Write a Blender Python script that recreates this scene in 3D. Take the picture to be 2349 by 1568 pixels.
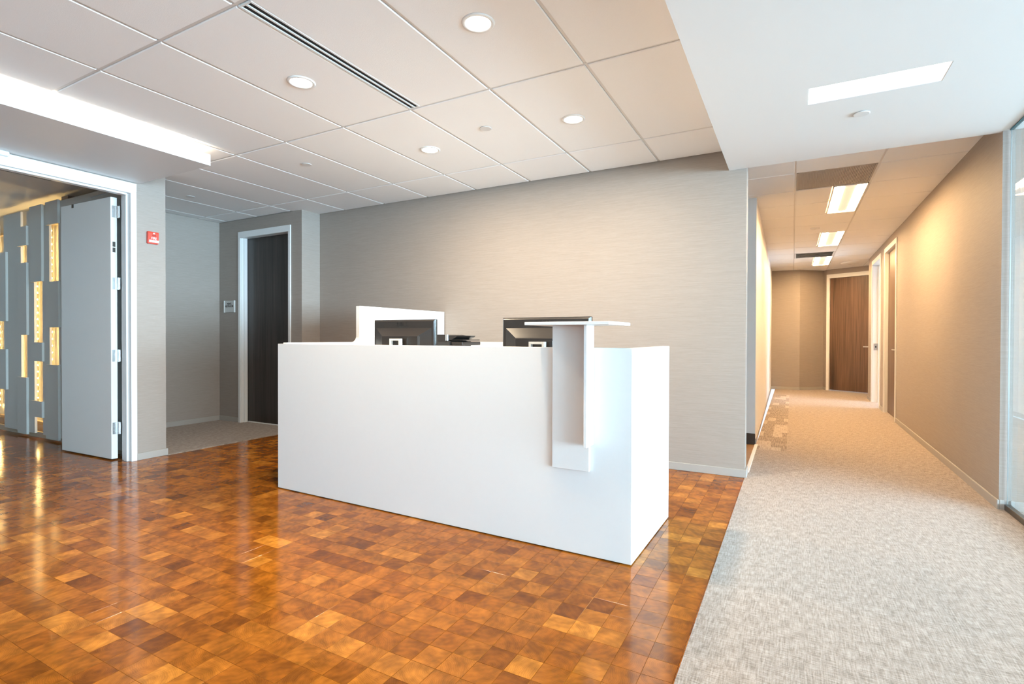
import bpy, bmesh, math, random
from mathutils import Vector, Matrix

# ------------------------------------------------------------------ scene reset
for o in list(bpy.data.objects):
    bpy.data.objects.remove(o, do_unlink=True)
scene = bpy.context.scene
COL = scene.collection
random.seed(7)

# ------------------------------------------------------------------ camera
W, H = 2349, 1568
EYE = 1.1076
FPX = 1194.05
YAW, PITCH, ROLL = 0.4942, -0.009, 0.0028
_cy, _sy = math.cos(YAW), math.sin(YAW)
_f = Vector((-_sy, _cy, 0)); _r = Vector((_cy, _sy, 0)); _u = Vector((0, 0, 1))
_cp, _sp = math.cos(PITCH), math.sin(PITCH)
_f, _u = _f * _cp + _u * _sp, _u * _cp - _f * _sp
_cr, _sr = math.cos(ROLL), math.sin(ROLL)
_r, _u = _r * _cr + _u * _sr, _u * _cr - _r * _sr
cam_d = bpy.data.cameras.new('camera')
cam_d.sensor_width = 36.0
cam_d.sensor_fit = 'HORIZONTAL'
cam_d.lens = 36.0 * FPX / W
cam_d.clip_start = 0.05
cam_d.clip_end = 100
cam = bpy.data.objects.new('camera', cam_d)
COL.objects.link(cam)
cam.matrix_world = Matrix(((_r.x, _u.x, -_f.x, 0), (_r.y, _u.y, -_f.y, 0), (_r.z, _u.z, -_f.z, EYE), (0, 0, 0, 1)))
scene.camera = cam

def project(p):
    d = Vector(p) - Vector((0, 0, EYE))
    z = d.dot(_f)
    if z < 0.05:
        return None
    return (W / 2 + FPX * d.dot(_r) / z, H / 2 - FPX * d.dot(_u) / z, z)

# ------------------------------------------------------------------ world, daylight, exposure
world = bpy.data.worlds.new('world')
scene.world = world
world.use_nodes = True
bg = world.node_tree.nodes['Background']
bg.inputs[0].default_value = (0.72, 0.86, 1.0, 1)
bg.inputs[1].default_value = 1.2

scene.view_settings.view_transform = 'Standard'
scene.view_settings.look = 'None'
scene.view_settings.exposure = 0.58
scene.view_settings.gamma = 1.0
scene.view_settings.use_curve_mapping = False

def area(name, loc, rot, sx, sy, power, color, parent=None, shape='RECTANGLE', spread=None):
    d = bpy.data.lights.new(name, 'AREA')
    d.shape = shape
    d.size = sx
    if shape in ('RECTANGLE', 'ELLIPSE'):
        d.size_y = sy
    d.energy = power
    d.color = color
    if spread is not None:
        d.spread = spread
    o = bpy.data.objects.new(name, d)
    COL.objects.link(o)
    o.location = loc
    o.rotation_euler = rot
    if parent is not None:
        o.parent = parent
        o.location = Vector(loc) - parent.location
    return o

R90 = math.pi / 2
DAY = (0.62, 0.82, 1.0)
# daylight entering by the window wall beyond the glass partition, and by the office behind the open corridor door
area('daylight_window_offscreen', (10.12, 1.3, 1.3), (0, R90, 0), 2.25, 12.4, 3800, DAY)
area('daylight_office_offscreen', (4.4, 10.2, 1.4), (0, R90, 0), 2.0, 2.6, 160, DAY)

# ------------------------------------------------------------------ materials
def S2L(c):
    return tuple(((v / 255) / 12.92 if v / 255 <= 0.04045 else ((v / 255 + 0.055) / 1.055) ** 2.4) for v in c)

MATS = {}
def newmat(name):
    m = bpy.data.materials.new(name)
    m.use_nodes = True
    nt = m.node_tree
    b = nt.nodes['Principled BSDF']
    MATS[name] = m
    return m, nt, b

def N(nt, t, **kw):
    n = nt.nodes.new(t)
    for k, v in kw.items():
        setattr(n, k, v)
    return n

def math_n(nt, op, a, b=None, c=None):
    n = nt.nodes.new('ShaderNodeMath'); n.operation = op
    for i, v in enumerate((a, b, c)):
        if v is None:
            continue
        if isinstance(v, (int, float)):
            n.inputs[i].default_value = v
        else:
            nt.links.new(v, n.inputs[i])
    return n.outputs[0]

def vmath(nt, op, a, b=None):
    n = nt.nodes.new('ShaderNodeVectorMath'); n.operation = op
    for i, v in enumerate((a, b)):
        if v is None:
            continue
        if isinstance(v, (tuple, list)):
            n.inputs[i].default_value = v
        else:
            nt.links.new(v, n.inputs[i])
    return n

def plain(name, col, rough=0.5, metal=0.0, spec=0.5, coat=0.0, bump=0.0, bscale=200.0, var=0.0):
    m, nt, b = newmat(name)
    b.inputs['Base Color'].default_value = (*col, 1)
    b.inputs['Roughness'].default_value = rough
    b.inputs['Metallic'].default_value = metal
    b.inputs['Specular IOR Level'].default_value = spec
    b.inputs['Coat Weight'].default_value = coat
    geo = N(nt, 'ShaderNodeNewGeometry')
    nz = N(nt, 'ShaderNodeTexNoise'); nz.inputs['Scale'].default_value = bscale
    nt.links.new(geo.outputs['Position'], nz.inputs['Vector'])
    if var > 0:
        mx = N(nt, 'ShaderNodeMix', data_type='RGBA')
        mx.inputs[6].default_value = (*[c * (1 - var) for c in col], 1)
        mx.inputs[7].default_value = (*[min(1, c * (1 + var)) for c in col], 1)
        nt.links.new(nz.outputs['Fac'], mx.inputs[0])
        nt.links.new(mx.outputs[2], b.inputs['Base Color'])
    if bump > 0:
        bp = N(nt, 'ShaderNodeBump'); bp.inputs['Strength'].default_value = bump
        bp.inputs['Distance'].default_value = 0.002
        nt.links.new(nz.outputs['Fac'], bp.inputs['Height'])
        nt.links.new(bp.outputs[0], b.inputs['Normal'])
    return m

def emit(name, col, strength):
    m, nt, b = newmat(name)
    b.inputs['Base Color'].default_value = (*[min(1, c) for c in col], 1)
    b.inputs['Emission Color'].default_value = (*col, 1)
    b.inputs['Emission Strength'].default_value = strength
    b.inputs['Roughness'].default_value = 0.4
    return m

def wallpaper(name, c0, c1):
    m, nt, b = newmat(name)
    geo = N(nt, 'ShaderNodeNewGeometry')
    sc = vmath(nt, 'MULTIPLY', geo.outputs['Position'], (7.0, 7.0, 240.0))
    n1 = N(nt, 'ShaderNodeTexNoise'); n1.inputs['Scale'].default_value = 1.0
    n1.inputs['Detail'].default_value = 3.0
    nt.links.new(sc.outputs[0], n1.inputs['Vector'])
    sc2 = vmath(nt, 'MULTIPLY', geo.outputs['Position'], (26.0, 26.0, 520.0))
    n2 = N(nt, 'ShaderNodeTexNoise'); n2.inputs['Scale'].default_value = 1.0
    nt.links.new(sc2.outputs[0], n2.inputs['Vector'])
    f = math_n(nt, 'ADD', math_n(nt, 'MULTIPLY', n1.outputs['Fac'], 0.65), math_n(nt, 'MULTIPLY', n2.outputs['Fac'], 0.35))
    ramp = N(nt, 'ShaderNodeValToRGB')
    ramp.color_ramp.elements[0].position = 0.32; ramp.color_ramp.elements[0].color = (*c0, 1)
    ramp.color_ramp.elements[1].position = 0.68; ramp.color_ramp.elements[1].color = (*c1, 1)
    nt.links.new(f, ramp.inputs[0])
    nt.links.new(ramp.outputs[0], b.inputs['Base Color'])
    b.inputs['Roughness'].default_value = 0.62
    b.inputs['Specular IOR Level'].default_value = 0.35
    bp = N(nt, 'ShaderNodeBump'); bp.inputs['Strength'].default_value = 0.15; bp.inputs['Distance'].default_value = 0.001
    nt.links.new(f, bp.inputs['Height']); nt.links.new(bp.outputs[0], b.inputs['Normal'])
    return m

PITCHB = 0.1016
BX0, BY0 = -0.4335, 2.113          # a known block corner

def wood_blocks():
    m, nt, b = newmat('endgrain_wood')
    geo = N(nt, 'ShaderNodeNewGeometry')
    rel = vmath(nt, 'SUBTRACT', geo.outputs['Position'], (BX0, BY0, 0))
    div = vmath(nt, 'DIVIDE', rel.outputs[0], (PITCHB, PITCHB, 1.0))
    cell = vmath(nt, 'FLOOR', div.outputs[0])
    cellxy = vmath(nt, 'MULTIPLY', cell.outputs[0], (1, 1, 0))
    fr = vmath(nt, 'FRACTION', div.outputs[0])
    wn = N(nt, 'ShaderNodeTexWhiteNoise', noise_dimensions='3D')
    nt.links.new(cellxy.outputs[0], wn.inputs['Vector'])
    off = vmath(nt, 'ADD', cellxy.outputs[0], (31.7, 11.3, 5.0))
    wn2 = N(nt, 'ShaderNodeTexWhiteNoise', noise_dimensions='3D')
    nt.links.new(off.outputs[0], wn2.inputs['Vector'])
    # ring centre, random per block
    c = vmath(nt, 'MULTIPLY', vmath(nt, 'SUBTRACT', wn2.outputs['Color'], (0.5, 0.5, 0.5)).outputs[0], (2.6, 2.6, 0))
    loc = vmath(nt, 'SUBTRACT', vmath(nt, 'MULTIPLY', fr.outputs[0], (1, 1, 0)).outputs[0], (0.5, 0.5, 0))
    d0 = vmath(nt, 'SUBTRACT', loc.outputs[0], c.outputs[0])
    nz = N(nt, 'ShaderNodeTexNoise'); nz.inputs['Scale'].default_value = 2.2; nz.inputs['Detail'].default_value = 3.0
    shift = vmath(nt, 'ADD', loc.outputs[0], vmath(nt, 'MULTIPLY', wn.outputs['Color'], (40, 40, 40)).outputs[0])
    nt.links.new(shift.outputs[0], nz.inputs['Vector'])
    ln = vmath(nt, 'LENGTH', d0.outputs[0])
    r = math_n(nt, 'ADD', ln.outputs['Value'], math_n(nt, 'MULTIPLY', nz.outputs['Fac'], 0.32))
    rings = math_n(nt, 'ADD', math_n(nt, 'MULTIPLY', math_n(nt, 'SINE', math_n(nt, 'MULTIPLY', r, 105.0)), 0.5), 0.5)
    rings2 = math_n(nt, 'ADD', math_n(nt, 'MULTIPLY', math_n(nt, 'SINE', math_n(nt, 'MULTIPLY', r, 23.0)), 0.5), 0.5)
    # block tone
    ramp = N(nt, 'ShaderNodeValToRGB')
    els = ramp.color_ramp.elements
    els[0].position = 0.0; els[0].color = (*TONE[0], 1)
    els[1].position = 1.0; els[1].color = (*TONE[-1], 1)
    for pos, col in ((0.12, TONE[1]), (0.5, TONE[2]), (0.85, TONE[3])):
        e = els.new(pos); e.color = (*col, 1)
    nt.links.new(wn.outputs['Value'], ramp.inputs[0])
    # patchy heartwood / sapwood inside a block
    nz2 = N(nt, 'ShaderNodeTexNoise'); nz2.inputs['Scale'].default_value = 1.7; nz2.inputs['Detail'].default_value = 2.0
    nt.links.new(shift.outputs[0], nz2.inputs['Vector'])
    patch = N(nt, 'ShaderNodeMapRange'); patch.inputs[1].default_value = 0.35; patch.inputs[2].default_value = 0.75
    patch.inputs[3].default_value = 0.72; patch.inputs[4].default_value = 1.38
    nt.links.new(nz2.outputs['Fac'], patch.inputs[0])
    k = math_n(nt, 'MULTIPLY', patch.outputs[0], math_n(nt, 'ADD', math_n(nt, 'MULTIPLY', rings, 0.17), math_n(nt, 'MULTIPLY_ADD', rings2, 0.13, 0.84)))
    mul = N(nt, 'ShaderNodeMix', data_type='RGBA'); mul.blend_type = 'MULTIPLY'; mul.inputs[0].default_value = 1.0
    comb = N(nt, 'ShaderNodeCombineColor')
    for i in range(3):
        nt.links.new(k, comb.inputs[i])
    nt.links.new(ramp.outputs[0], mul.inputs[6]); nt.links.new(comb.outputs[0], mul.inputs[7])
    nt.links.new(mul.outputs[2], b.inputs['Base Color'])
    rz = N(nt, 'ShaderNodeTexNoise'); rz.inputs['Scale'].default_value = 5.0
    nt.links.new(geo.outputs['Position'], rz.inputs['Vector'])
    rr = N(nt, 'ShaderNodeMapRange'); rr.inputs[3].default_value = 0.10; rr.inputs[4].default_value = 0.17
    nt.links.new(rz.outputs['Fac'], rr.inputs[0])
    nt.links.new(rr.outputs[0], b.inputs['Roughness'])
    b.inputs['Specular IOR Level'].default_value = 0.17
    return m

TONE = [(0.15, 0.042, 0.003), (0.245, 0.073, 0.006), (0.295, 0.093, 0.008), (0.34, 0.112, 0.011), (0.48, 0.18, 0.022)]

def carpet_mat(name, base, light, dark, accent=False):
    m, nt, b = newmat(name)
    geo = N(nt, 'ShaderNodeNewGeometry')
    def stretched(sx, sy, det=2.0):
        v = vmath(nt, 'MULTIPLY', geo.outputs['Position'], (sx, sy, 1.0))
        n = N(nt, 'ShaderNodeTexNoise'); n.inputs['Scale'].default_value = 1.0; n.inputs['Detail'].default_value = det
        nt.links.new(v.outputs[0], n.inputs['Vector'])
        return n.outputs['Fac']
    a = stretched(190.0, 17.0); c = stretched(20.0, 240.0); d = stretched(24.0, 20.0, 3.0); g = stretched(330.0, 330.0)
    f = math_n(nt, 'ADD', math_n(nt, 'ADD', math_n(nt, 'MULTIPLY', a, 0.33), math_n(nt, 'MULTIPLY', c, 0.36)),
               math_n(nt, 'ADD', math_n(nt, 'MULTIPLY', d, 0.17), math_n(nt, 'MULTIPLY', g, 0.14)))
    ramp = N(nt, 'ShaderNodeValToRGB')
    els = ramp.color_ramp.elements
    els[0].position = 0.40; els[0].color = (*dark, 1)
    els[1].position = 0.60; els[1].color = (*light, 1)
    e = els.new(0.5); e.color = (*base, 1)
    nt.links.new(f, ramp.inputs[0])
    out = ramp.outputs[0]
    if accent:
        # patchwork accent strip along the corridor's left side: streaky light and dark rectangles
        sep = N(nt, 'ShaderNodeSeparateXYZ'); nt.links.new(geo.outputs['Position'], sep.inputs[0])
        inx = math_n(nt, 'LESS_THAN', sep.outputs[0], -0.045)
        iny = math_n(nt, 'GREATER_THAN', sep.outputs[1], 5.72)
        iny2 = math_n(nt, 'LESS_THAN', sep.outputs[1], 11.4)
        mask = math_n(nt, 'MULTIPLY', math_n(nt, 'MULTIPLY', inx, iny), iny2)
        q = vmath(nt, 'FLOOR', vmath(nt, 'DIVIDE', geo.outputs['Position'], (0.095, 0.31, 10.0)).outputs[0])
        wn = N(nt, 'ShaderNodeTexWhiteNoise', noise_dimensions='3D'); nt.links.new(q.outputs[0], wn.inputs['Vector'])
        isl = math_n(nt, 'GREATER_THAN', wn.outputs['Value'], 0.62)
        st = stretched(120.0, 7.0, 1.0)
        st2 = N(nt, 'ShaderNodeMapRange'); st2.inputs[1].default_value = 0.35; st2.inputs[2].default_value = 0.62
        nt.links.new(st, st2.inputs[0])
        m1 = N(nt, 'ShaderNodeMix', data_type='RGBA'); nt.links.new(st2.outputs[0], m1.inputs[0])
        m1.inputs[6].default_value = (*[v * 0.85 for v in dark], 1); m1.inputs[7].default_value = (*base, 1)
        m2 = N(nt, 'ShaderNodeMix', data_type='RGBA'); nt.links.new(st2.outputs[0], m2.inputs[0])
        m2.inputs[6].default_value = (*base, 1); m2.inputs[7].default_value = (*[min(1, v * 1.0) for v in light], 1)
        m3 = N(nt, 'ShaderNodeMix', data_type='RGBA'); nt.links.new(isl, m3.inputs[0])
        nt.links.new(m1.outputs[2], m3.inputs[6]); nt.links.new(m2.outputs[2], m3.inputs[7])
        m4 = N(nt, 'ShaderNodeMix', data_type='RGBA'); nt.links.new(mask, m4.inputs[0])
        nt.links.new(out, m4.inputs[6]); nt.links.new(m3.outputs[2], m4.inputs[7])
        out = m4.outputs[2]
    nt.links.new(out, b.inputs['Base Color'])
    b.inputs['Roughness'].default_value = 0.95
    b.inputs['Specular IOR Level'].default_value = 0.1
    b.inputs['Sheen Weight'].default_value = 0.15
    bp = N(nt, 'ShaderNodeBump'); bp.inputs['Strength'].default_value = 0.5; bp.inputs['Distance'].default_value = 0.004
    nt.links.new(f, bp.inputs['Height']); nt.links.new(bp.outputs[0], b.inputs['Normal'])
    return m

def veneer(name, dark, light, rough=0.35):
    m, nt, b = newmat(name)
    geo = N(nt, 'ShaderNodeNewGeometry')
    v = vmath(nt, 'MULTIPLY', geo.outputs['Position'], (60.0, 60.0, 1.6))
    n = N(nt, 'ShaderNodeTexNoise'); n.inputs['Scale'].default_value = 1.0; n.inputs['Detail'].default_value = 3.0
    nt.links.new(v.outputs[0], n.inputs['Vector'])
    v2 = vmath(nt, 'MULTIPLY', geo.outputs['Position'], (9.0, 9.0, 0.35))
    n2 = N(nt, 'ShaderNodeTexNoise'); n2.inputs['Scale'].default_value = 1.0
    nt.links.new(v2.outputs[0], n2.inputs['Vector'])
    f = math_n(nt, 'ADD', math_n(nt, 'MULTIPLY', n.outputs['Fac'], 0.5), math_n(nt, 'MULTIPLY', n2.outputs['Fac'], 0.5))
    ramp = N(nt, 'ShaderNodeValToRGB')
    ramp.color_ramp.elements[0].position = 0.36; ramp.color_ramp.elements[0].color = (*dark, 1)
    ramp.color_ramp.elements[1].position = 0.64; ramp.color_ramp.elements[1].color = (*light, 1)
    nt.links.new(f, ramp.inputs[0]); nt.links.new(ramp.outputs[0], b.inputs['Base Color'])
    b.inputs['Roughness'].default_value = rough
    return m

def glass_mat():
    m = bpy.data.materials.new('clear_glass'); m.use_nodes = True
    nt = m.node_tree; nt.nodes.clear()
    out = N(nt, 'ShaderNodeOutputMaterial')
    tr = N(nt, 'ShaderNodeBsdfTransparent'); tr.inputs[0].default_value = (0.95, 0.985, 0.99, 1)
    gl = N(nt, 'ShaderNodeBsdfGlossy'); gl.inputs['Roughness'].default_value = 0.0
    geo = N(nt, 'ShaderNodeNewGeometry')
    dot = vmath(nt, 'DOT_PRODUCT', geo.outputs['Normal'], geo.outputs['Incoming'])
    c = math_n(nt, 'SUBTRACT', 1.0, math_n(nt, 'ABSOLUTE', dot.outputs['Value']))
    fac = math_n(nt, 'MULTIPLY_ADD', math_n(nt, 'POWER', c, 5.0), 0.96, 0.035)
    mx = N(nt, 'ShaderNodeMixShader')
    nt.links.new(fac, mx.inputs[0]); nt.links.new(tr.outputs[0], mx.inputs[1]); nt.links.new(gl.outputs[0], mx.inputs[2])
    nt.links.new(mx.outputs[0], out.inputs[0])
    MATS['clear_glass'] = m
    return m

wallpaper('wallpaper', (0.290, 0.248, 0.218), (0.345, 0.298, 0.264))
plain('white_paint', (0.76, 0.76, 0.755), 0.5, bump=0.05, bscale=400)
plain('soffit_paint', (0.76, 0.76, 0.755), 0.6, bump=0.05, bscale=300)
plain('acoustic_tile', (0.90, 0.90, 0.90), 0.85, spec=0.2, bump=0.35, bscale=330, var=0.02)
plain('grid_metal', (0.70, 0.69, 0.68), 0.45)
plain('desk_white', (0.74, 0.73, 0.715), 0.33, spec=0.4, var=0.01, bscale=30)
plain('frame_paint', (0.74, 0.74, 0.735), 0.35)
plain('door_white', (0.78, 0.77, 0.74), 0.38)
plain('greige_base', (0.36, 0.335, 0.31), 0.45)
plain('dark_base', (0.045, 0.035, 0.028), 0.4, var=0.2, bscale=40)
plain('tan_wood', (0.35, 0.20, 0.09), 0.35, var=0.2, bscale=12)
wood_blocks()
carpet_mat('carpet', (0.315, 0.255, 0.212), (0.43, 0.36, 0.312), (0.195, 0.152, 0.12), accent=True)
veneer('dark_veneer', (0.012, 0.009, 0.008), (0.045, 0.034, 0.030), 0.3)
veneer('walnut_veneer', (0.045, 0.024, 0.014), (0.15, 0.082, 0.048), 0.4)
plain('steel', (0.62, 0.62, 0.62), 0.3, metal=1.0)
plain('dark_steel', (0.12, 0.11, 0.10), 0.35, metal=0.8)
plain('silver_plastic', (0.62, 0.62, 0.60), 0.35)
plain('black_plastic', (0.022, 0.018, 0.016), 0.28, var=0.1, bscale=60)
plain('matte_black', (0.012, 0.012, 0.012), 0.6)
plain('gloss_black', (0.02, 0.018, 0.017), 0.12)
plain('slot_black', (0.004, 0.004, 0.004), 0.8)
plain('red_plastic', (0.62, 0.055, 0.028), 0.3)
plain('red_dark', (0.33, 0.02, 0.012), 0.4)
plain('white_plastic', (0.82, 0.82, 0.81), 0.35)
plain('sign_silver', (0.52, 0.51, 0.49), 0.35, metal=0.3, var=0.05, bscale=80)
plain('ink_black', (0.015, 0.013, 0.012), 0.6)
plain('feature_board', (0.60, 0.585, 0.54), 0.6)
plain('feature_backing', (0.66, 0.64, 0.59), 0.7)
plain('plinth_beige', (0.46, 0.38, 0.27), 0.6)
plain('grille_mesh', (0.42, 0.385, 0.35), 0.5)
plain('glass_edge', (0.01, 0.10, 0.13), 0.15)
glass_mat()
WARM = (1.0, 0.80, 0.56)
emit('downlight_lens', (1.0, 0.93, 0.84), 9.0)
emit('soffit_lens', (1.0, 0.97, 0.93), 3.2)
emit('troffer_lamp', (1.0, 0.65, 0.32), 84.0)
emit('troffer_basket', (1.0, 0.84, 0.66), 0.40)
emit('cove_led', (1.0, 0.86, 0.66), 6.0)
emit('led_dot', (1.0, 0.66, 0.25), 210.0)
emit('lamp_white', (1.0, 0.9, 0.78), 5.0)

# ------------------------------------------------------------------ mesh helpers
def tagp(o, label=None, cat=None, group=None, kind=None):
    if label: o['label'] = label
    if cat: o['category'] = cat
    if group: o['group'] = group
    if kind: o['kind'] = kind
    return o

def empty(name, loc, rz=0.0, label=None, cat=None, group=None, kind=None):
    o = bpy.data.objects.new(name, None)
    COL.objects.link(o)
    o.empty_display_size = 0.1
    o.location = loc
    o.rotation_euler = (0, 0, rz)
    return tagp(o, label, cat, group, kind)

def bbox(bm, x0, x1, y0, y1, z0, z1, bev=0.0, xf=None, seg=1):
    """append a box to a bmesh"""
    if x0 > x1: x0, x1 = x1, x0
    if y0 > y1: y0, y1 = y1, y0
    if z0 > z1: z0, z1 = z1, z0
    vs = [bm.verts.new((x, y, z)) for x in (x0, x1) for y in (y0, y1) for z in (z0, z1)]
    fs = [(0, 1, 3, 2), (4, 6, 7, 5), (0, 4, 5, 1), (2, 3, 7, 6), (0, 2, 6, 4), (1, 5, 7, 3)]
    fl = [bm.faces.new([vs[i] for i in f]) for f in fs]
    if bev > 0:
        es = list({e for f in fl for e in f.edges})
        r = bmesh.ops.bevel(bm, geom=es, offset=bev, segments=seg, profile=0.5, affect='EDGES')
        vs = list({v for v in r['verts']} | {v for f in fl if f.is_valid for v in f.verts})
    if xf:
        for v in vs:
            v.co = Vector(xf(*v.co))
    return vs

def prism(bm, pts, a0, a1, axis):
    """extrude a 2-D outline along an axis; pts are the other two coords in XYZ order"""
    def mk(p, a):
        if axis == 'X': return (a, p[0], p[1])
        if axis == 'Y': return (p[0], a, p[1])
        return (p[0], p[1], a)
    A = [bm.verts.new(mk(p, a0)) for p in pts]
    B = [bm.verts.new(mk(p, a1)) for p in pts]
    n = len(pts)
    bm.faces.new(A); bm.faces.new(list(reversed(B)))
    for i in range(n):
        bm.faces.new((A[i], B[i], B[(i + 1) % n], A[(i + 1) % n]))
    return A + B

def cyl(bm, c, r, h, axis='Z', seg=32, r2=None):
    r2 = r if r2 is None else r2
    A, B = [], []
    for i in range(seg):
        t = 2 * math.pi * i / seg
        u, v = math.cos(t), math.sin(t)
        if axis == 'Z':
            A.append(bm.verts.new((c[0] + r * u, c[1] + r * v, c[2]))); B.append(bm.verts.new((c[0] + r2 * u, c[1] + r2 * v, c[2] + h)))
        elif axis == 'Y':
            A.append(bm.verts.new((c[0] + r * u, c[1], c[2] + r * v))); B.append(bm.verts.new((c[0] + r2 * u, c[1] + h, c[2] + r2 * v)))
        else:
            A.append(bm.verts.new((c[0], c[1] + r * u, c[2] + r * v))); B.append(bm.verts.new((c[0] + h, c[1] + r2 * u, c[2] + r2 * v)))
    bm.faces.new(A); bm.faces.new(list(reversed(B)))
    for i in range(seg):
        bm.faces.new((A[i], B[i], B[(i + 1) % seg], A[(i + 1) % seg]))

def lathe(bm, c, prof, seg=40):
    """revolve profile [(r,z)...] about the vertical through c"""
    rings = []
    for r, z in prof:
        if r < 1e-6:
            rings.append([bm.verts.new((c[0], c[1], c[2] + z))])
        else:
            rings.append([bm.verts.new((c[0] + r * math.cos(2 * math.pi * i / seg), c[1] + r * math.sin(2 * math.pi * i / seg), c[2] + z)) for i in range(seg)])
    for a, b in zip(rings, rings[1:]):
        for i in range(seg):
            j = (i + 1) % seg
            if len(a) == 1 and len(b) > 1:
                bm.faces.new((a[0], b[i], b[j]))
            elif len(b) == 1 and len(a) > 1:
                bm.faces.new((a[i], a[j], b[0]))
            elif len(a) > 1:
                bm.faces.new((a[i], a[j], b[j], b[i]))

def obj(name, bm, mat, parent=None, local=False, smooth=False, label=None, cat=None, group=None, kind=None):
    """link a bmesh; verts are world coords unless local=True (then the parent's frame)"""
    bmesh.ops.recalc_face_normals(bm, faces=bm.faces[:])
    me = bpy.data.meshes.new(name)
    if parent is None and not local:
        xs = [v.co for v in bm.verts]
        mn = Vector((min(v.x for v in xs), min(v.y for v in xs), min(v.z for v in xs)))
        mx = Vector((max(v.x for v in xs), max(v.y for v in xs), max(v.z for v in xs)))
        base = Vector(((mn.x + mx.x) / 2, (mn.y + mx.y) / 2, mn.z))
        bmesh.ops.translate(bm, verts=bm.verts[:], vec=-base)
    elif parent is not None and not local:
        base = Vector((0, 0, 0))
        off = parent.location.copy()
        if parent.parent is not None:
            off += parent.parent.location
        bmesh.ops.translate(bm, verts=bm.verts[:], vec=-off)
    else:
        base = Vector((0, 0, 0))
    bm.to_mesh(me); bm.free()
    if smooth:
        for p in me.polygons:
            p.use_smooth = True
    me.materials.append(MATS[mat])
    o = bpy.data.objects.new(name, me)
    COL.objects.link(o)
    o.location = base
    if parent is not None:
        o.parent = parent
    return tagp(o, label, cat, group, kind)

def box(name, x0, x1, y0, y1, z0, z1, mat, parent=None, bev=0.0, local=False, xf=None, **kw):
    bm = bmesh.new()
    bbox(bm, x0, x1, y0, y1, z0, z1, bev, xf)
    return obj(name, bm, mat, parent, local, **kw)

def boxes(name, lst, mat, parent=None, bev=0.0, local=False, xf=None, **kw):
    bm = bmesh.new()
    for b in lst:
        bbox(bm, *b, bev, xf)
    return obj(name, bm, mat, parent, local, **kw)

def text_obj(name, s, size, mat, parent, loc, rot, extrude=0.001, shear=0.0, align='CENTER', xscale=1.0):
    cu = bpy.data.curves.new(name + '_curve', 'FONT')
    cu.body = s; cu.size = size; cu.extrude = extrude; cu.align_x = align; cu.align_y = 'CENTER'; cu.shear = shear
    cu.resolution_u = 3
    tmp = bpy.data.objects.new(name + '_tmp', cu)
    COL.objects.link(tmp)
    dg = bpy.context.evaluated_depsgraph_get()
    me = bpy.data.meshes.new_from_object(tmp.evaluated_get(dg))
    me.name = name
    bpy.data.objects.remove(tmp, do_unlink=True)
    me.materials.clear(); me.materials.append(MATS[mat])
    o = bpy.data.objects.new(name, me)
    COL.objects.link(o)
    o.parent = parent
    o.location = loc
    o.rotation_euler = rot
    o.scale = (xscale, 1, 1)
    return o

STR = dict(kind='structure')

# ------------------------------------------------------------------ key dimensions
XL = -5.143          # left wall with the double door
YW = 4.502           # main back wall
YD = 4.236           # restroom door wall
XA = -6.686          # alcove wall
XRET = -5.103        # little return beside the restroom door
XC = -0.326          # right end of back wall / carpet edge
XS = -0.455          # soffit edge
ZC = 2.605           # tiled ceiling
ZS = 2.447           # soffit underside
ZCC = 2.555          # corridor ceiling
YS = -4.0            # south wall
XG = 1.225           # glass partition
TH = 0.14

# ------------------------------------------------------------------ floors
floor = box('floor', -9.6, XC, YS, YW + 0.1, -0.08, -0.012, 'dark_base', **STR)
tagp(floor, 'floor of polished end-grain wood blocks in the reception', 'floor')

def floor_cells():
    i0 = math.floor((-9.5 - BX0) / PITCHB); i1 = math.ceil((XC - BX0) / PITCHB)
    j0 = math.floor((YS - BY0) / PITCHB); j1 = math.ceil((YW - BY0) / PITCHB)
    for i in range(i0, i1):
        for j in range(j0, j1):
            x0 = BX0 + i * PITCHB; y0 = BY0 + j * PITCHB
            cx, cy = x0 + PITCHB / 2, y0 + PITCHB / 2
            if cx < XL:
                if cy > 2.70 or cy < -1.4:
                    continue
            if cx < XRET and cy > YD and cx > XL:
                continue
            yield x0, y0

G = 0.0004
def block_verts(x0, y0, x1, y1, ch=0.0004, depth=0.008):
    a = [(x0 + G, y0 + G, -depth), (x1 - G, y0 + G, -depth), (x1 - G, y1 - G, -depth), (x0 + G, y1 - G, -depth)]
    m = [(p[0], p[1], -ch * 0.6) for p in a]
    t = [(x0 + G + ch, y0 + G + ch, 0), (x1 - G - ch, y0 + G + ch, 0), (x1 - G - ch, y1 - G - ch, 0), (x0 + G + ch, y1 - G - ch, 0)]
    return a + m + t
BF = [(8, 9, 10, 11)] + [(k, (k + 1) % 4, (k + 1) % 4 + 4, k + 4) for k in range(4)] + [(k + 4, (k + 1) % 4 + 4, (k + 1) % 4 + 8, k + 8) for k in range(4)]

cells = list(floor_cells())
def hidden_by_desk(x, y):
    return -3.3 < x < -0.68 and 2.53 < y < 4.5
scored = []
for (x0, y0) in cells:
    cx, cy = x0 + PITCHB / 2, y0 + PITCHB / 2
    p = project((cx, cy, 0))
    sc = 0
    if p and 10 < p[0] < W - 10 and 0 < p[1] < H - 15 and x0 + PITCHB < XC - 0.001 and not hidden_by_desk(cx, cy):
        q = [project((x0 + dx, y0 + dy, 0)) for dx, dy in ((0, 0), (PITCHB, 0), (PITCHB, PITCHB), (0, PITCHB))]
        if all(q):
            sc = abs(sum(q[k][0] * q[(k + 1) % 4][1] - q[(k + 1) % 4][0] * q[k][1] for k in range(4))) / 2
    scored.append((sc, x0, y0))
scored.sort(reverse=True)
bme = bpy.data.meshes.new('wood_block')
bme.from_pydata(block_verts(0, 0, PITCHB, PITCHB), [], BF); bme.materials.append(MATS['endgrain_wood'])
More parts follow.
